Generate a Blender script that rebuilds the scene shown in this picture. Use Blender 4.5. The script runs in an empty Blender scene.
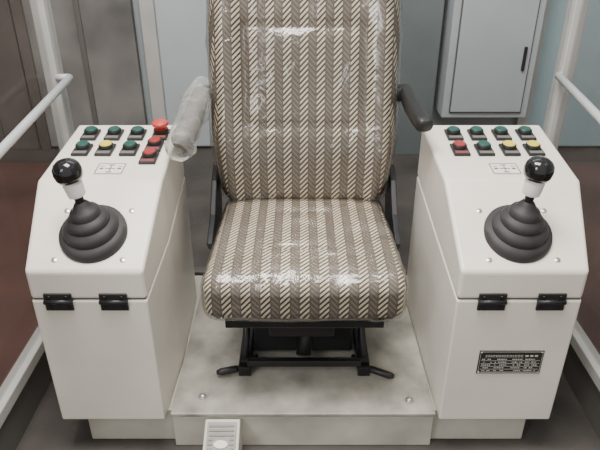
import bpy, bmesh, math, random
from mathutils import Vector, Matrix, noise
random.seed(4)
scene=bpy.context.scene
COL=scene.collection

# ---------------- materials ----------------
def mat(name, col, rough=0.5, metal=0.0, var=0.0, vscale=8.0, bump=0.0, bscale=60.0, coat=0.0, detail=4):
    m=bpy.data.materials.new(name); m.use_nodes=True
    nt=m.node_tree; b=nt.nodes['Principled BSDF']
    b.inputs['Roughness'].default_value=rough; b.inputs['Metallic'].default_value=metal
    b.inputs['Coat Weight'].default_value=coat
    tc=nt.nodes.new('ShaderNodeTexCoord')
    n=nt.nodes.new('ShaderNodeTexNoise'); n.inputs['Scale'].default_value=vscale; n.inputs['Detail'].default_value=detail
    nt.links.new(tc.outputs['Object'],n.inputs['Vector'])
    r=nt.nodes.new('ShaderNodeValToRGB')
    r.color_ramp.elements[0].position=0.3; r.color_ramp.elements[1].position=0.7
    r.color_ramp.elements[0].color=(*[max(0,c*(1-var)) for c in col],1)
    r.color_ramp.elements[1].color=(*[min(1,c*(1+var*0.5)) for c in col],1)
    nt.links.new(n.outputs['Fac'],r.inputs['Fac']); nt.links.new(r.outputs['Color'],b.inputs['Base Color'])
    if bump>0:
        n2=nt.nodes.new('ShaderNodeTexNoise'); n2.inputs['Scale'].default_value=bscale
        nt.links.new(tc.outputs['Object'],n2.inputs['Vector'])
        bp=nt.nodes.new('ShaderNodeBump'); bp.inputs['Strength'].default_value=bump; bp.inputs['Distance'].default_value=0.01
        nt.links.new(n2.outputs['Fac'],bp.inputs['Height']); nt.links.new(bp.outputs['Normal'],b.inputs['Normal'])
    return m

def film_mat(name, op=0.2, scale=14.0, strength=0.8, tint=(0.9,0.9,0.88), rough=0.12, gain=1.0, cap=1.0, glossy=False):
    m=bpy.data.materials.new(name); m.use_nodes=True; nt=m.node_tree; nt.nodes.clear()
    out=nt.nodes.new('ShaderNodeOutputMaterial'); mix=nt.nodes.new('ShaderNodeMixShader')
    tr=nt.nodes.new('ShaderNodeBsdfTransparent')
    if glossy:
        p=nt.nodes.new('ShaderNodeBsdfGlossy'); p.inputs['Color'].default_value=(*tint,1)
    else:
        p=nt.nodes.new('ShaderNodeBsdfPrincipled'); p.inputs['Base Color'].default_value=(*tint,1)
        p.inputs['Specular IOR Level'].default_value=0.8
    p.inputs['Roughness'].default_value=rough
    tc=nt.nodes.new('ShaderNodeTexCoord'); n=nt.nodes.new('ShaderNodeTexNoise')
    n.inputs['Scale'].default_value=scale; n.inputs['Detail'].default_value=5; n.inputs['Distortion'].default_value=1.2
    nt.links.new(tc.outputs['Object'],n.inputs['Vector'])
    bp=nt.nodes.new('ShaderNodeBump'); bp.inputs['Strength'].default_value=strength; bp.inputs['Distance'].default_value=0.02
    nt.links.new(n.outputs['Fac'],bp.inputs['Height']); nt.links.new(bp.outputs['Normal'],p.inputs['Normal'])
    fr=nt.nodes.new('ShaderNodeFresnel'); fr.inputs['IOR'].default_value=1.45
    nt.links.new(bp.outputs['Normal'],fr.inputs['Normal'])
    g=nt.nodes.new('ShaderNodeMath'); g.operation='MULTIPLY'; g.inputs[1].default_value=gain
    nt.links.new(fr.outputs['Fac'],g.inputs[0])
    a=nt.nodes.new('ShaderNodeMath'); a.operation='ADD'; a.use_clamp=True; a.inputs[1].default_value=op
    nt.links.new(g.outputs[0],a.inputs[0])
    mn=nt.nodes.new('ShaderNodeMath'); mn.operation='MINIMUM'; mn.inputs[1].default_value=cap
    nt.links.new(a.outputs[0],mn.inputs[0])
    nt.links.new(mn.outputs[0],mix.inputs[0]); nt.links.new(tr.outputs[0],mix.inputs[1]); nt.links.new(p.outputs[0],mix.inputs[2])
    nt.links.new(mix.outputs[0],out.inputs['Surface'])
    return m

def fabric_mat():
    m=bpy.data.materials.new('striped_fabric'); m.use_nodes=True; nt=m.node_tree; b=nt.nodes['Principled BSDF']
    b.inputs['Roughness'].default_value=0.85
    def M(op,a,c=None):
        n=nt.nodes.new('ShaderNodeMath'); n.operation=op
        for i,v in enumerate((a,c)):
            if v is None: continue
            if isinstance(v,(int,float)): n.inputs[i].default_value=v
            else: nt.links.new(v,n.inputs[i])
        return n.outputs[0]
    uv=nt.nodes.new('ShaderNodeUVMap'); uv.uv_map='UVMap'
    sx=nt.nodes.new('ShaderNodeSeparateXYZ'); nt.links.new(uv.outputs[0],sx.inputs[0])
    u,v=sx.outputs[0],sx.outputs[1]
    P=0.050
    s=M('FRACT',M('DIVIDE',u,P))
    inA=M('LESS_THAN',s,0.48)
    inB=M('MULTIPLY',M('GREATER_THAN',s,0.56),M('LESS_THAN',s,0.92))
    d1=M('GREATER_THAN',M('FRACT',M('ADD',M('DIVIDE',v,0.0170),M('MULTIPLY',s,-3.2))),0.46)
    d2=M('GREATER_THAN',M('FRACT',M('ADD',M('DIVIDE',v,0.0170),M('MULTIPLY',s,3.4))),0.60)
    cream=M('MULTIPLY',inA,d1)
    tan=M('MULTIPLY',inB,d2)
    def mixc(f,c1,c2):
        n=nt.nodes.new('ShaderNodeMix'); n.data_type='RGBA'
        nt.links.new(f,n.inputs[0])
        for i,c in ((6,c1),(7,c2)):
            if isinstance(c,tuple): n.inputs[i].default_value=(*c,1)
            else: nt.links.new(c,n.inputs[i])
        return n.outputs[2]
    base=mixc(inA,(0.115,0.093,0.074),(0.045,0.032,0.023))
    c=mixc(tan,base,(0.215,0.175,0.135))
    c=mixc(cream,c,(0.66,0.575,0.43))
    tc=nt.nodes.new('ShaderNodeTexCoord'); n=nt.nodes.new('ShaderNodeTexNoise'); n.inputs['Scale'].default_value=5
    nt.links.new(tc.outputs['Object'],n.inputs['Vector'])
    k=M('ADD',M('MULTIPLY',n.outputs['Fac'],0.5),0.75)
    mx=nt.nodes.new('ShaderNodeMix'); mx.data_type='RGBA'; mx.blend_type='MULTIPLY'; mx.inputs[0].default_value=1
    nt.links.new(c,mx.inputs[6]); nt.links.new(k,mx.inputs[7])
    nt.links.new(mx.outputs[2],b.inputs['Base Color'])
    bp=nt.nodes.new('ShaderNodeBump'); bp.inputs['Strength'].default_value=0.35; bp.inputs['Distance'].default_value=0.002
    nt.links.new(M('ADD',cream,M('MULTIPLY',tan,0.4)),bp.inputs['Height']); nt.links.new(bp.outputs['Normal'],b.inputs['Normal'])
    return m

CREAM=mat('cream_paint',(0.84,0.785,0.69),0.34,var=0.08,vscale=4,bump=0.05,bscale=150,detail=8)
CREAM2=mat('plinth_paint',(0.60,0.57,0.49),0.45,var=0.28,vscale=6,detail=8)
PLATE=mat('dusty_steel_plate',(0.42,0.395,0.34),0.42,var=0.5,vscale=9,detail=12)
BLACK=mat('black_plastic',(0.018,0.017,0.017),0.42,var=0.3)
BLACKM=mat('black_metal',(0.02,0.02,0.022),0.35,var=0.3,metal=0.3)
RUBBER=mat('rubber_boot',(0.030,0.026,0.027),0.6,var=0.3,vscale=20)
BALL=mat('gloss_black_knob',(0.008,0.008,0.009),0.12,coat=0.5)
WHITEP=mat('white_plastic',(0.85,0.83,0.78),0.35)
GREEN=mat('green_button',(0.020,0.085,0.068),0.38,var=0.1)
YEL=mat('yellow_button',(0.75,0.60,0.07),0.3,var=0.1)
RED=mat('red_button',(0.30,0.035,0.035),0.3,var=0.1)
REDB=mat('red_mushroom',(0.55,0.06,0.05),0.3,var=0.1)
STEEL=mat('zinc_screw',(0.6,0.59,0.56),0.3,metal=0.9)
RAILM=mat('rail_paint',(0.50,0.52,0.52),0.35,var=0.1)
FRAME=mat('cabin_frame_paint',(0.50,0.49,0.46),0.45,var=0.1)
LABEL=mat('label_white',(0.82,0.79,0.71),0.5)
INK=mat('ink_dark',(0.12,0.11,0.10),0.6)
NPB=mat('nameplate_black',(0.03,0.027,0.025),0.35)
NPW=mat('nameplate_print',(0.55,0.53,0.48),0.4)
FLOORM=mat('dark_concrete',(0.080,0.069,0.061),0.7,var=0.5,vscale=4,bump=0.2,bscale=40,detail=8)
MAROON=mat('maroon_mat',(0.12,0.062,0.050),0.35,var=0.5,vscale=2,detail=6)
WALLM=mat('wall_bluegrey',(0.33,0.37,0.38),0.7,var=0.1,vscale=2)
WALLG=mat('wall_brown_grey',(0.13,0.10,0.085),0.7,var=0.25,vscale=2)
CAB=mat('cabinet_paint',(0.47,0.51,0.525),0.45,var=0.06,vscale=3)
DARKP=mat('dark_teal_panel',(0.15,0.175,0.18),0.6,var=0.1,vscale=3)
GREYP=mat('grey_brown_panel',(0.23,0.22,0.205),0.6,var=0.6,vscale=2.0,detail=3)
BROWN=mat('brown_board',(0.12,0.10,0.088),0.5,var=0.4,vscale=3)
TEAL=mat('pale_teal_panel',(0.37,0.49,0.52),0.5,var=0.05)
GREYPAD=mat('grey_arm_pad',(0.13,0.12,0.105),0.5,var=0.3)
PEDAL=mat('pedal_metal',(0.30,0.285,0.25),0.5,var=0.3,vscale=20)
FAB=fabric_mat()
FILM=film_mat('plastic_film',0.03,7,0.9,tint=(0.92,0.92,0.90),gain=1.1,cap=0.5,rough=0.20,glossy=True)
FILMA=film_mat('plastic_film_thick',0.10,18,0.9,tint=(0.7,0.69,0.66),rough=0.2,cap=0.6)
GLASS=film_mat('window_glass',0.02,1.0,0.0,tint=(0.12,0.09,0.08),rough=0.03,gain=0.5,cap=0.30)

# ---------------- helpers ----------------
def empty(name, loc=(0,0,0)):
    e=bpy.data.objects.new(name,None); e.location=loc; e.empty_display_size=0.05; COL.objects.link(e); return e
def finish(name, bm, m, parent=None, smooth=False, bevel=0.0, seg=2, angle=0.6):
    me=bpy.data.meshes.new(name); bm.normal_update(); bm.to_mesh(me); bm.free()
    o=bpy.data.objects.new(name,me); COL.objects.link(o)
    for mm in (m if isinstance(m,(list,tuple)) else [m]): me.materials.append(mm)
    if smooth:
        for p in me.polygons: p.use_smooth=True
    if bevel>0:
        b=o.modifiers.new('b','BEVEL'); b.width=bevel; b.segments=seg; b.limit_method='ANGLE'; b.angle_limit=angle
    if parent is not None:
        o.parent=parent; o.matrix_parent_inverse=Matrix.Translation(-parent.location)
    return o
def abox(bm, lo, hi):
    vs=[bm.verts.new((x,y,z)) for x in (lo[0],hi[0]) for y in (lo[1],hi[1]) for z in (lo[2],hi[2])]
    for f in ((0,1,3,2),(4,6,7,5),(0,4,5,1),(2,3,7,6),(0,2,6,4),(1,5,7,3)):
        bm.faces.new([vs[i] for i in f])
    return vs
def box(name, lo, hi, m, parent=None, bevel=0.003, smooth=False):
    bm=bmesh.new(); abox(bm,lo,hi); bmesh.ops.recalc_face_normals(bm,faces=bm.faces)
    return finish(name,bm,m,parent,bevel=bevel)
def frame(n, up=Vector((0,0,1))):
    n=n.normalized(); 
    a=Vector((1,0,0)) if abs(n.x)<0.9 else Vector((0,1,0))
    x=(a-n*a.dot(n)).normalized(); y=n.cross(x); return x,y,n
def ring(bm,c,n,r,seg=32,rx=1.0):
    x,y,_=frame(n); return [bm.verts.new(c+x*r*rx*math.cos(2*math.pi*i/seg)+y*r*math.sin(2*math.pi*i/seg)) for i in range(seg)]
def loft(bm,rings,cap=True):
    for a,b in zip(rings,rings[1:]):
        k=len(a)
        for i in range(k): bm.faces.new((a[i],a[(i+1)%k],b[(i+1)%k],b[i]))
    if cap:
        bm.faces.new(rings[0][::-1]); bm.faces.new(rings[-1])
def lathe(name, base, axis, prof, m, parent=None, seg=32, axis2=None, smooth=True, n0=None):
    """prof: (h,r) along axis; n0: optional ring normal at the bottom"""
    bm=bmesh.new(); base=Vector(base); axis=Vector(axis).normalized(); H=prof[-1][0] or 1
    rs=[]
    for h,r in prof:
        n=axis
        if n0 is not None: n=(Vector(n0).lerp(axis,min(1,h/H))).normalized()
        rs.append(ring(bm,base+axis*h,n,max(r,1e-4),seg))
    loft(bm,rs); bmesh.ops.recalc_face_normals(bm,faces=bm.faces)
    o=finish(name,bm,m,parent,smooth=smooth)
    e=o.modifiers.new('e','EDGE_SPLIT'); e.split_angle=math.radians(38)
    return o
def tube(name, pts, r, m, parent=None, seg=16):
    bm=bmesh.new(); pts=[Vector(p) for p in pts]; rs=[]
    for i,p in enumerate(pts):
        d=(pts[min(i+1,len(pts)-1)]-pts[max(i-1,0)]).normalized()
        rr=r[i] if isinstance(r,(list,tuple)) else r
        rs.append(ring(bm,p,d,rr,seg))
    loft(bm,rs); bmesh.ops.recalc_face_normals(bm,faces=bm.faces)
    return finish(name,bm,m,parent,smooth=True)
def obox(bm, c, ex, ey, ez, hx, hy, hz):
    vs=[]
    for sx in (-1,1):
        for sy in (-1,1):
            for sz in (-1,1): vs.append(bm.verts.new(c+ex*hx*sx+ey*hy*sy+ez*hz*sz))
    for f in ((0,1,3,2),(4,6,7,5),(0,4,5,1),(2,3,7,6),(0,2,6,4),(1,5,7,3)): bm.faces.new([vs[i] for i in f])

def rounded(half, r, cuts=18):
    bm=bmesh.new(); bmesh.ops.create_cube(bm,size=2)
    bmesh.ops.subdivide_edges(bm,edges=bm.edges[:],cuts=cuts,use_grid_fill=True)
    h=Vector(half)
    for v in bm.verts:
        q=Vector([math.copysign(abs(c)**0.8,c)*hh for c,hh in zip(v.co,h)])
        inn=Vector([max(-(hh-r),min(hh-r,c)) for c,hh in zip(q,h)])
        d=q-inn
        v.co=inn+(d.normalized()*r if d.length>1e-9 else d)
    return bm

# ---------------- room ----------------
box('floor',(-3,-1.5,-0.05),(3,3.6,0),FLOORM,bevel=0)
box('wall_back',(-3,3.6,-0.05),(3,3.7,3.0),WALLM,bevel=0)
box('wall_left',(-3.1,-1.5,-0.05),(-3,3.7,3.0),WALLG,bevel=0)
box('wall_right',(3,-1.5,-0.05),(3.1,3.7,3.0),WALLM,bevel=0)
box('floor_mat',(-2.6,0.2,0.001),(-0.93,3.3,0.02),MAROON,bevel=0.004)
box('floor_mat.001',(0.97,0.2,0.001),(2.6,3.3,0.02),MAROON,bevel=0.004)

# wall cabinet behind on right
c=empty('electrical_cabinet',(1.05,3.45,0.3))
box('carcass',(0.82,3.36,0.27),(1.31,3.594,2.1),CAB,c,0.006)
box('door',(0.865,3.34,0.31),(1.265,3.36,2.05),CAB,c,0.005)
box('door_gap',(0.858,3.352,0.303),(1.272,3.3595,2.058),INK,c,0)
box('handle',(1.225,3.325,0.55),(1.24,3.345,0.68),BLACKM,c,0.003)
box('dark_wall_panel',(0.40,3.46,0.0),(0.79,3.595,2.9),DARKP,None,0.004)  # flat dark panel, darkens the wall beside the cabinet
d=empty('door_1',(1.6,3.55,0)); 
box('leaf',(1.40,3.56,0.02),(2.1,3.595,2.1),TEAL,d,0.004)
box('jamb',(1.335,3.54,0.0),(1.40,3.595,2.15),FRAME,d,0.004)
box('jamb_far',(2.1,3.54,0.0),(2.16,3.595,2.15),FRAME,d,0.004)
d=empty('door_2',(-0.6,3.55,0))
box('leaf',(-0.82,3.56,0.02),(-0.1,3.595,2.1),CAB,d,0.004)
box('jamb',(-0.90,3.53,0),(-0.82,3.595,2.15),FRAME,d,0.004)
box('jamb_far',(-0.1,3.53,0),(-0.03,3.595,2.15),FRAME,d,0.004)
d=empty('door_3',(-1.3,3.55,0))
box('leaf',(-1.56,3.55,0.02),(-0.95,3.595,2.1),GREYP,d,0.004)
box('stile',(-1.27,3.535,0.02),(-1.24,3.552,2.1),INK,d,0.004)
box('jamb',(-1.62,3.53,0),(-1.56,3.595,2.15),BROWN,d,0.004)
b=empty('reflection_boards',(-2.2,3.55,0))  # brown boards stand in for dark reflections in the left glass
for i in range(6):
    x=-2.88+0.208*i
    box('board_%d'%i,(x,3.55,0.0),(x+0.203,3.595,2.6),BROWN,b,0.004)

# ---------------- cabin frame ----------------
XL,XR,YB,YF=-0.82,0.88,2.0,0.7
cf=empty('cabin_frame',(0,1.4,0))
for n,x in (('l',XL),('r',XR)):
    box('rear_post_'+n,(x-0.022,YB-0.03,0),(x+0.022,YB+0.03,2.0),FRAME,cf,0.004)
    box('front_post_'+n,(x-0.022,YF-0.03,0),(x+0.022,YF+0.03,2.0),FRAME,cf,0.004)
    box('side_sill_'+n,(x-0.022,YF+0.03,0.14),(x+0.022,YB-0.03,0.18),FRAME,cf,0.004)
    box('side_skirt_'+n,(x-0.008,YF+0.03,0.0),(x+0.008,YB-0.03,0.14),INK,cf,0.002)
    box('top_rail_'+n,(x-0.022,YF+0.03,1.96),(x+0.022,YB-0.03,2.0),FRAME,cf,0.004)
box('rear_sill',(XL+0.022,YB-0.02,0.0),(XR-0.022,YB+0.02,0.10),INK,cf,0.004)
box('rear_top',(XL+0.022,YB-0.02,1.96),(XR-0.022,YB+0.02,2.0),FRAME,cf,0.004)
box('window_1',(XL-0.003,YF+0.03,0.18),(XL+0.003,YB-0.03,1.96),GLASS,None,0)
box('window_2',(XR-0.003,YF+0.03,0.18),(XR+0.003,YB-0.03,1.96),GLASS,None,0)
box('window_3',(XL+0.022,YB-0.003,0.10),(XR-0.022,YB+0.003,1.96),GLASS,None,0)
for i,(x,xp) in enumerate(((-0.757,XL),(0.848,XR))):
    h=empty('handrail' if i==0 else 'handrail.001',(x,1.4,0.85))
    z0,z1=(0.868,0.79) if i==0 else (0.875,0.77)
    tube('bar',[(x,1.965,z0),(x,1.6,z0+(z1-z0)*0.38),(x,0.9,z1-0.01)],0.0125,RAILM,h)
    s=1 if i==0 else -1
    tube('bracket_rear',[(xp+s*0.02,1.965,z0),(x,1.965,z0)],0.0125,RAILM,h)
    tube('bracket_front',[(xp,0.92,z1-0.01),(x,0.9,z1-0.01)],0.0125,RAILM,h)

# ---------------- platform ----------------
p=empty('base_platform',(0,1.5,0))
box('plinth',(-0.605,1.24,0),(0.645,1.93,0.118),CREAM2,p,0.004)
box('apron',(-0.357,1.218,0.0),(0.374,1.24,0.112),CREAM2,p,0.003)
box('deck_plate',(-0.359,1.212,0.1185),(0.376,1.93,0.130),PLATE,p,0.002)
for i,(x,y) in enumerate(((-0.278,1.278),(0.31,1.262),(-0.28,1.85),(0.31,1.85))):
    lathe('bolt_%d'%i,(x,y,0.13),(0,0,1),[(0,0.013),(0.003,0.013),(0.0035,0.008),(0.009,0.008),(0.010,0.006)],STEEL,p,seg=12)

# foot pedal
fp=empty('foot_pedal',(-0.21,1.15,0))
bm=bmesh.new()
pr=[(1.06,0.0),(1.06,0.045),(1.075,0.06),(1.205,0.118),(1.211,0.112),(1.211,0.0)]
A=[bm.verts.new((-0.262,y,z)) for y,z in pr]; B=[bm.verts.new((-0.165,y,z)) for y,z in pr]
bm.faces.new(A); bm.faces.new(B[::-1])
for i in range(len(pr)): bm.faces.new((A[i],B[i],B[(i+1)%6],A[(i+1)%6]))
bmesh.ops.recalc_face_normals(bm,faces=bm.faces)
finish('pedal_body',bm,CREAM2,fp,bevel=0.004)
dv=Vector((0,0.130,0.058)).normalized(); nv=Vector((0,-0.058,0.130)).normalized(); ex=Vector((1,0,0))
bm=bmesh.new()
cc=Vector((-0.2135,1.14,0.089))
obox(bm,cc+nv*0.003,ex,dv,nv,0.040,0.062,0.002)
finish('tread_pad',bm,PEDAL,fp,bevel=0.001)
bm=bmesh.new()
for i in range(9):
    if 3<=i<=5: 
        for sx in (-1,1): obox(bm,cc+dv*(-0.05+0.0125*i)+ex*0.029*sx+nv*0.006,ex,dv,nv,0.006,0.0028,0.0015)
    else: obox(bm,cc+dv*(-0.05+0.0125*i)+nv*0.006,ex,dv,nv,0.034,0.0028,0.0015)
finish('tread_ribs',bm,mat('pedal_rib',(0.20,0.19,0.17),0.5),fp)
bm=bmesh.new(); rg=[bm.verts.new(cc+dv*0.0+nv*0.0075+ex*0.019*math.cos(a)+dv*0.011*math.sin(a)) for a in [2*math.pi*i/24 for i in range(24)]]
bm.faces.new(rg); finish('plain_badge',bm,LABEL,fp)

# ---------------- consoles ----------------
d1=Vector((0,0.243,0.129)).normalized(); n1=Vector((0,-0.129,0.243)).normalized()
d2=Vector((0,0.342,0.035)).normalized(); n2=Vector((0,-0.035,0.342)).normalized()
def pf(x,y,off=0): return Vector((x,y,0.606+0.531*(y-1.2)))+n1*off
def pb(x,y,off=0): return Vector((x,y,0.735+0.1023*(y-1.443)))+n2*off

def section_mesh(name, secs, m, parent, bevel):
    """secs: list of (y,zbot,ztop,x0,x1)"""
    bm=bmesh.new(); R=[]
    for y,zb,zt,x0,x1 in secs: R.append([bm.verts.new(q) for q in ((x0,y,zb),(x1,y,zb),(x1,y,zt),(x0,y,zt))])
    loft(bm,R); bmesh.ops.recalc_face_normals(bm,faces=bm.faces)
    return finish(name,bm,m,parent,bevel=bevel,seg=3,angle=0.35)

def console(name, xs0, xs1, xs2):
    e=empty(name,((xs0[0]+xs0[1])/2,1.45,0.12))
    seam=lambda y:0.524+(y-1.2)*0.13
    section_mesh('lid',[(1.2,seam(1.2),0.606,*xs0),(1.443,seam(1.443),0.735,*xs1),(1.785,seam(1.785),0.770,*xs2)],CREAM,e,0.009)
    g=0.0035
    ins=lambda a:(a[0]+g,a[1]-g)
    section_mesh('gasket',[(1.2+g+.001,seam(1.2)-0.004,seam(1.2)+.001,*ins(xs0)),(1.785-g,seam(1.785)-0.004,seam(1.785)+.001,*ins(xs2))],INK,e,0)
    section_mesh('body',[(1.2,0.12,seam(1.2)-0.003,*xs0),(1.443,0.12,seam(1.443)-0.003,*xs1),(1.785,0.12,seam(1.785)-0.003,*xs2)],CREAM,e,0.005)
    return e
CL=console('control_console',(-0.655,-0.373),(-0.690,-0.362),(-0.686,-0.372))
CR=console('control_console.001',(0.383,0.688),(0.380,0.736),(0.378,0.744))

def hinge(e,i,x):
    z=0.521; y=1.2
    bm=bmesh.new()
    abox(bm,(x-0.034,y-0.006,z+0.003),(x+0.034,y,z+0.023)); abox(bm,(x-0.034,y-0.006,z-0.026),(x+0.034,y,z-0.003))
    finish('hinge_leaf_%d'%i,bm,BLACK,e,bevel=0.002)
    tube('hinge_knuckle_%d'%i,[(x-0.034,y-0.006,z),(x+0.034,y-0.006,z)],0.0065,BLACK,e,12)
    for k,(sx,sz) in enumerate(((-1,-1),(1,-1),(-1,1),(1,1))):
        lathe('hinge_screw_%d_%d'%(i,k),(x+sx*0.021,y-0.006,z+sz*0.014-0.001),(0,-1,0),[(0,0.005),(0.0012,0.0045),(0.002,0.002)],BLACKM,e,seg=10)
for i,x in enumerate((-0.588,-0.4535)): hinge(CL,i,x)
for i,x in enumerate((0.468,0.612)): hinge(CR,i,x)

def button(e,i,x,y,m,mush=False):
    bm=bmesh.new()
    obox(bm,pb(x,y-0.012,0.004),ex,d2,n2,0.0235,0.034,0.004)
    finish('holder_%d'%i,bm,BLACK,e,bevel=0.003)
    bm=bmesh.new(); obox(bm,pb(x,y-0.034,0.0082),ex,d2,n2,0.019,0.007,0.0007)
    finish('legend_%d'%i,bm,mat('legend_%s_%d'%(e.name,i),(0.22,0.06,0.055) if m is RED else (0.16,0.15,0.135),0.5),e)
    if mush:
        lathe('estop_%d'%i,pb(x,y,0.008),n2,[(0,0.019),(0.01,0.019),(0.011,0.013),(0.020,0.013),(0.021,0.023),(0.026,0.025),(0.031,0.0235),(0.035,0.017),(0.037,0.001)],REDB,e)
        lathe('estop_collar_%d'%i,pb(x,y,0.007),n2,[(0,0.023),(0.010,0.022),(0.011,0.018)],BLACK,e)
    else:
        lathe('bezel_%d'%i,pb(x,y,0.007),n2,[(0,0.0215),(0.007,0.021),(0.010,0.019)],BLACK,e)
        lathe('cap_%d'%i,pb(x,y,0.012),n2,[(0,0.0175),(0.006,0.0175),(0.0085,0.0155),(0.0090,0.001)],m,e)
k=0
for x,m_ in zip((-0.625,-0.555,-0.486),(GREEN,GREEN,GREEN)): button(CL,k,x,1.715,m_); k+=1
button(CL,k,-0.416,1.716,RED,True); k+=1
for x,m_ in zip((-0.6206,-0.5546,-0.4856),(GREEN,YEL,GREEN)): button(CL,k,x,1.618,m_); k+=1
button(CL,k,-0.420,1.642,RED); k+=1
button(CL,k,-0.420,1.570,RED); k+=1
k=0
for x,m_ in zip((0.459,0.528,0.6007,0.673),(GREEN,GREEN,GREEN,GREEN)): button(CR,k,x,1.715,m_); k+=1
for x,m_ in zip((0.456,0.525,0.597,0.666),(RED,GREEN,YEL,YEL)): button(CR,k,x,1.618,m_); k+=1

def plaque(e,x,y):
    bm=bmesh.new(); obox(bm,pb(x,y,0.001),ex,d2,n2,0.039,0.030,0.0008); finish('direction_plate',bm,LABEL,e)
    bm=bmesh.new(); t=0.0012
    def bar(cx,cy,hx,hy): obox(bm,pb(x,y,0.0021)+ex*cx+d2*cy,ex,d2,n2,hx,hy,0.0004)
    for sx in (-1,1): bar(sx*0.036,0,t,0.027)
    for sy in (-1,1): bar(0,sy*0.027,0.036,t)
    bar(0,0,0.014,0.0015); bar(0,0,0.0013,0.014)
    for sx in (-1,1): 
        bar(sx*0.024,0,0.005,0.0035); bar(sx*0.024,0.012,0.006,0.001)
    for sy in (-1,1): bar(0,sy*0.019,0.008,0.002)
    finish('plate_print',bm,INK,e)
plaque(CL,-0.513,1.500); plaque(CR,0.554,1.500)

# console name plate
bm=bmesh.new(); abox(bm,(0.461,1.1975,0.290),(0.627,1.2,0.366)); finish('name_plate',bm,NPB,CR,bevel=0.001)
bm=bmesh.new()
def nb(x0,x1,z0,z1): abox(bm,(x0,1.1968,z0),(x1,1.1974,z1))
nb(0.464,0.624,0.3625,0.3632); nb(0.464,0.624,0.293,0.2937); nb(0.464,0.4647,0.293,0.363); nb(0.6233,0.624,0.293,0.363)
x=0.478
while x<0.572:
    w=random.uniform(0.0035,0.006); nb(x,x+w,0.351,0.352); nb(x,x+0.001,0.3455,0.3515); nb(x,x+w,0.346,0.347); 
    if random.random()<.6: nb(x+w-0.001,x+w,0.346,0.352)
    x+=w+0.0022
for xx in (0.580,0.592,0.604): nb(xx,xx+0.008,0.347,0.352)
for r in range(5):
    z=0.338-0.0095*r
    nb(0.468,0.62,z-0.0042,z-0.0038)
    for xa,xb in ((0.470,0.498),(0.504,0.538),(0.548,0.576),(0.582,0.616)):
        x=xa
        while x<xb-0.004:
            w=random.uniform(0.002,0.004)
            if random.random()<0.75: nb(x,x+w,z-0.001,z+0.002)
            x+=w+0.0015
finish('name_plate_print',bm,NPW,CR)
for q,(x,z) in enumerate(((0.466,0.361),(0.622,0.361),(0.466,0.295),(0.622,0.295))):
    lathe('plate_rivet_%d'%q,(x,1.197,z),(0,-1,0),[(0,0.003),(0.0015,0.0025),(0.002,0.001)],STEEL,CR,seg=10)

# joysticks
def joystick(name,x,ball):
    base=pf(x,1.291,0.001); e=empty(name,base); ball=Vector(ball); ax=(ball-base).normalized(); L=(ball-base).length
    prof=[(0,0.082),(0.006,0.083),(0.013,0.081),(0.017,0.074),(0.019,0.067),(0.026,0.068),(0.033,0.063),(0.036,0.055),(0.038,0.052),(0.045,0.053),(0.052,0.048),(0.055,0.041),(0.057,0.038),(0.065,0.038),(0.073,0.033),(0.077,0.024),(0.085,0.020),(0.093,0.014)]
    lathe('boot',base,ax,prof,RUBBER,e,seg=48,n0=n1)
    lathe('stem',base+ax*0.085,ax,[(0,0.011),(L-0.130,0.011)],BLACKM,e)
    lathe('collar',base+ax*(L-0.064),ax,[(0,0.013),(0.004,0.0205),(0.008,0.0215),(0.034,0.0235),(0.040,0.0225),(0.046,0.018)],WHITEP,e)
    pk=[(0,0.020),(0.005,0.028),(0.014,0.0325),(0.028,0.034),(0.040,0.032),(0.049,0.026),(0.055,0.017),(0.057,0.008),(0.058,0.0005)]
    lathe('knob',base+ax*(L-0.024),ax,pk,BALL,e)
    for q,(sx,sy) in enumerate(((-1,-1),(1,-1),(-1,1),(1,1))):
        lathe('mount_screw_%d'%q,pf(x+sx*0.082,1.291,0.0)+d1*sy*0.072,n1,[(0,0.0075),(0.002,0.007),(0.0035,0.003)],STEEL,e,seg=12)
joystick('joystick',-0.508,(-0.541,1.288,0.822))
joystick('joystick.001',0.536,(0.556,1.290,0.826))

# ---------------- operator seat ----------------
S=empty('operator_seat',(0.012,1.5,0.13))
def uvmap(o,kind):
    me=o.data; uvl=me.uv_layers.new(name='UVMap')
    for p in me.polygons:
        n=p.normal
        for li in p.loop_indices:
            c=me.vertices[me.loops[li].vertex_index].co
            if abs(n.x)>0.75: uv=(c.y if kind=='back' else c.y, c.z)
            elif kind=='back': uv=(c.x,c.z+c.y*0.3)
            else: uv=(c.x,c.y+c.z)
            uvl.data[li].uv=uv
def cush_def():
    def f(v):
        x,y,z=v
        t=(y+0.27)/0.54 # 0 front..1 back
        top=max(0,z/0.062)
        sx=1-0.05*t
        x2=x*sx
        puff=0.016*(1-min(1,abs(x)/0.27)**2.5)*(1-min(1,abs(2*t-1))**3)
        q=max(abs(x)/0.085,abs(t-0.50)/0.20)
        groove=0.010*math.exp(-((q-1)/0.10)**2)
        z2=z+top*(puff-groove)
        z2-=0.012*t*1
        if t<0.12: z2-= top*0.012*((0.12-t)/0.12)**2
        y2=y-0.012*(1-(abs(x)/0.27)**2)*(1-t)
        return Vector((x2+0.012,y2+1.522,z2+0.478))
    return f
bm=rounded((0.266,0.268,0.064),0.038,44)
f=cush_def()
for v in bm.verts: v.co=f(v.co)
o=finish('seat_cushion',bm,FAB,S,smooth=True); uvmap(o,'seat')
def wrinkle(q):
    a=1-abs(noise.noise(Vector((q.x*7+3,q.y*7,q.z*5))))*2
    b=1-abs(noise.noise(Vector((q.x*15,q.y*15,q.z*13+7))))*2
    return 0.006*max(0,a)**3+0.002*max(0,b)**3
bm=rounded((0.270,0.272,0.067),0.040,60)
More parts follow.
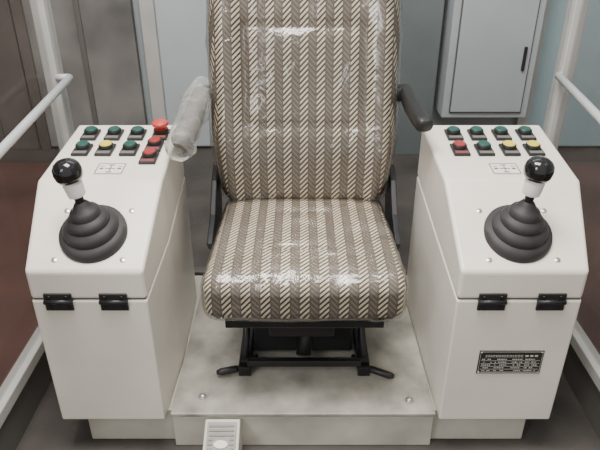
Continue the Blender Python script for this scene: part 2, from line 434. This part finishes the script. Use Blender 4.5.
for v in bm.verts:
    nrm=v.co.normalized(); q=f(v.co); w_=wrinkle(q)
    up=v.co.z/0.067
    q.z+=up*(0.001+w_); q.y-= (0.001+w_) if v.co.y<-0.25 else 0
    v.co=q
finish('cushion_film',bm,FILM,S,smooth=True)
def loop_tube(name, fn, n, r, m, parent):
    pts=[fn(2*math.pi*i/n) for i in range(n)]
    bm=bmesh.new(); rs=[]
    for i in range(n):
        d=(pts[(i+1)%n]-pts[i-1]).normalized(); rs.append(ring(bm,pts[i],d,r,8))
    rs.append(rs[0])
    for a,b in zip(rs,rs[1:]):
        for i in range(8):
            bm.faces.new((a[i],a[(i+1)%8],b[(i+1)%8],b[i]))
    return finish(name,bm,m,parent,smooth=True)
def rr(a,hx,hy,p=7):
    c,s=math.cos(a),math.sin(a)
    k=(abs(c)**p+abs(s)**p)**(-1/p)
    return hx*c*k,hy*s*k
PIPE=mat('seat_piping',(0.10,0.08,0.06),0.8)
fn=lambda a:(lambda q:f(Vector((q[0],q[1],-0.052))))(rr(a,0.258,0.260))
loop_tube('lower_piping',fn,96,0.0035,PIPE,S)

# backrest
Z0,Z1=0.515,1.33
def back_def(v):
    x,y,z=v           # y: -front +back, z -0.41..0.41
    h=(z+0.4075)/0.815
    w=0.90+0.10*min(1,max(0,h/0.28))**0.7
    if h>0.66: w-=0.10*((h-0.66)/0.34)**1.3
    ax=abs(x)/0.292
    front=max(0,-y/0.05)
    bol=0.016*math.exp(-((ax-0.80)/0.13)**2)
    q=max(abs(x)/0.175,abs(h-0.50)/0.17)
    pan=0.008*math.exp(-((q-1)/0.07)**2)
    lum=0.020*math.exp(-((h-0.22)/0.16)**2)
    y2=y-front*(bol+lum-pan+0.012*(1-ax**2))
    yy=1.795+0.17*h*h*0.9+0.03*h+y2
    return Vector((x*w+0.012, yy, Z0+h*(Z1-Z0)))
bm=rounded((0.288,0.055,0.4075),0.05,54)
for v in bm.verts: v.co=back_def(v.co)
o=finish('backrest',bm,FAB,S,smooth=True); uvmap(o,'back')
bm=rounded((0.290,0.060,0.412),0.052,80)
for v in bm.verts:
    q=back_def(v.co); w_=wrinkle(q)+max(0,noise.noise(q*5))*0.008
    side=1 if v.co.y<0 else -1
    q.y-=side*(0.004+w_); q.x+=(0.002+w_*0.6)*(1 if v.co.x>0 else -1)
    v.co=q
finish('backrest_film',bm,FILM,S,smooth=True)
bm=rounded((0.26,0.02,0.37),0.018,8)
for v in bm.verts:
    h=(v.co.z+0.4075)/0.815; v.co=Vector((v.co.x+0.012,1.852+0.153*h*h+0.03*h+v.co.y,Z0+h*(Z1-Z0)))
finish('back_shell',bm,BLACK,S,smooth=True)
for i,(x,sg) in enumerate(((-0.272,-1),(0.296,1))):
    bm=bmesh.new(); pr=[(1.58,0.44),(1.56,0.47),(1.66,0.52),(1.74,0.60),(1.80,0.63),(1.85,0.61),(1.83,0.50),(1.80,0.43)]
    A=[bm.verts.new((x-0.009,y,z)) for y,z in pr]; B=[bm.verts.new((x+0.009,y,z)) for y,z in pr]
    bm.faces.new(A); bm.faces.new(B[::-1])
    for j in range(len(pr)): bm.faces.new((A[j],B[j],B[(j+1)%len(pr)],A[(j+1)%len(pr)]))
    bmesh.ops.recalc_face_normals(bm,faces=bm.faces); finish('recliner_plate_%d'%i,bm,BLACKM,S,bevel=0.003)
    lathe('arm_pivot_%d'%i,(0.012+sg*0.275,1.83,0.855),(sg,0,0),[(0,0.026),(0.034,0.026),(0.038,0.02)],BLACKM,S)
def arm(name,p0,p1,m,hw=0.024,hh=0.020):
    p0,p1=Vector(p0),Vector(p1); d=(p1-p0).normalized(); L=(p1-p0).length
    xx=d.cross(Vector((0,0,1))).normalized(); up=xx.cross(d)
    bm=rounded((hw,L/2,hh),min(hw,hh)*0.85,14)
    for v in bm.verts:
        t=(v.co.y/(L/2)+1)/2
        w=0.8+0.2*math.sin(math.pi*min(1,t*1.1)*0.5)
        v.co=p0.lerp(p1,0.5)+xx*v.co.x*w+d*v.co.y+up*(v.co.z*w-0.012*math.sin(math.pi*t))
    return finish(name,bm,m,S,smooth=True)
arm('armrest_right',(0.322,1.85,0.868),(0.346,1.575,0.835),BLACK,0.025,0.022)
arm('armrest_left',(-0.303,1.83,0.864),(-0.325,1.54,0.80),GREYPAD,0.031,0.027)
bm=bmesh.new(); rs=[]; p0=Vector((-0.300,1.84,0.868)); p1=Vector((-0.330,1.51,0.782)); d=(p1-p0)
for i in range(31):
    t=i/30; c=p0+d*t; rr0=0.037+0.004*math.sin(t*6)+(0.006*t)
    if t>0.95: rr0*=0.7
    rg=ring(bm,c,d.normalized(),rr0,40)
    for v in rg:
        k=1+0.26*noise.noise(v.co*20)+0.13*noise.noise(v.co*50); v.co=c+(v.co-c)*k
    rs.append(rg)
loft(bm,rs,False); finish('armrest_sleeve_film',bm,FILMA,S,smooth=True)

# seat pan and suspension mechanism
box('seat_pan',(-0.225,1.29,0.395),(0.25,1.76,0.418),BLACKM,S,0.006)
box('pan_front_lip',(-0.20,1.282,0.372),(0.225,1.30,0.40),BLACKM,S,0.003)
for i,x in enumerate((-0.165,0.190)):
    box('upper_rail_%d'%i,(x-0.016,1.34,0.355),(x+0.016,1.74,0.394),BLACKM,S,0.003)
    box('lower_rail_%d'%i,(x-0.018,1.36,0.131),(x+0.018,1.74,0.165),BLACKM,S,0.003)
    tube('scissor_a_%d'%i,[(x+0.0,1.39,0.165),(x,1.70,0.36)],0.011,BLACKM,S,10)
    tube('scissor_b_%d'%i,[(x+0.022,1.70,0.165),(x+0.022,1.39,0.36)],0.011,BLACKM,S,10)
for i,(y,z,r) in enumerate(((1.37,0.345,0.012),(1.385,0.17,0.010),(1.545,0.262,0.012),(1.70,0.17,0.010))):
    tube('cross_bar_%d'%i,[(-0.18,y,z),(0.205,y,z)],r,BLACKM,S,12)
box('front_lower_bar',(-0.155,1.352,0.175),(0.18,1.362,0.197),BLACKM,S,0.002)
tube('damper',[(0.01,1.40,0.18),(0.04,1.62,0.34)],0.022,BLACKM,S,16)
box('mechanism_cover',(-0.14,1.44,0.16),(0.16,1.70,0.34),BLACKM,S,0.006)
box('weight_adjust_box',(-0.09,1.37,0.27),(0.10,1.42,0.33),BLACKM,S,0.006)
tube('lever_rod_left',[(-0.13,1.42,0.16),(-0.17,1.385,0.155),(-0.19,1.372,0.15)],0.006,BLACKM,S,10)
tube('lever_grip_left',[(-0.185,1.374,0.150),(-0.19,1.372,0.150),(-0.235,1.362,0.147),(-0.248,1.36,0.146)],[0.007,0.011,0.011,0.006],BLACK,S,12)
tube('lever_rod_right',[(0.16,1.42,0.16),(0.19,1.385,0.155),(0.21,1.372,0.15)],0.006,BLACKM,S,10)
tube('lever_grip_right',[(0.205,1.372,0.150),(0.21,1.371,0.150),(0.265,1.348,0.146),(0.278,1.344,0.146)],[0.007,0.011,0.011,0.006],BLACK,S,12)

# ---------------- light ----------------
w=bpy.data.worlds.new('World'); scene.world=w; w.use_nodes=True
w.node_tree.nodes['Background'].inputs[0].default_value=(1.0,0.98,0.94,1); w.node_tree.nodes['Background'].inputs[1].default_value=0.72
def area(name,loc,target,size,power,col=(1,1,1)):
    l=bpy.data.lights.new(name,'AREA'); l.shape='RECTANGLE'; l.size=size[0]; l.size_y=size[1]; l.energy=power; l.color=col
    o=bpy.data.objects.new(name,l); COL.objects.link(o); o.location=loc
    o.rotation_euler=(Vector(target)-Vector(loc)).to_track_quat('-Z','Y').to_euler(); return o
area('ceiling_light',(-0.3,1.0,3.2),(0,1.5,0.4),(1.6,1.0),140,(1,0.975,0.935))
area('ceiling_light.001',(0.2,3.0,3.2),(0.2,3.1,0),(2.4,0.8),24,(0.97,0.99,1))
area('film_streak_light',(-1.7,-0.9,2.3),(0,1.7,0.8),(0.7,1.1),32,(0.98,0.985,1))  # added lamp, no doorway there; it puts highlight streaks on the seat film

# ---------------- camera ----------------
cam=bpy.data.cameras.new('Camera'); co=bpy.data.objects.new('Camera',cam); COL.objects.link(co)
co.location=(0,0,1.38); co.rotation_euler=(math.radians(90-28.4),0,0)
cam.lens=36; cam.sensor_width=36; cam.clip_start=0.02
scene.camera=co
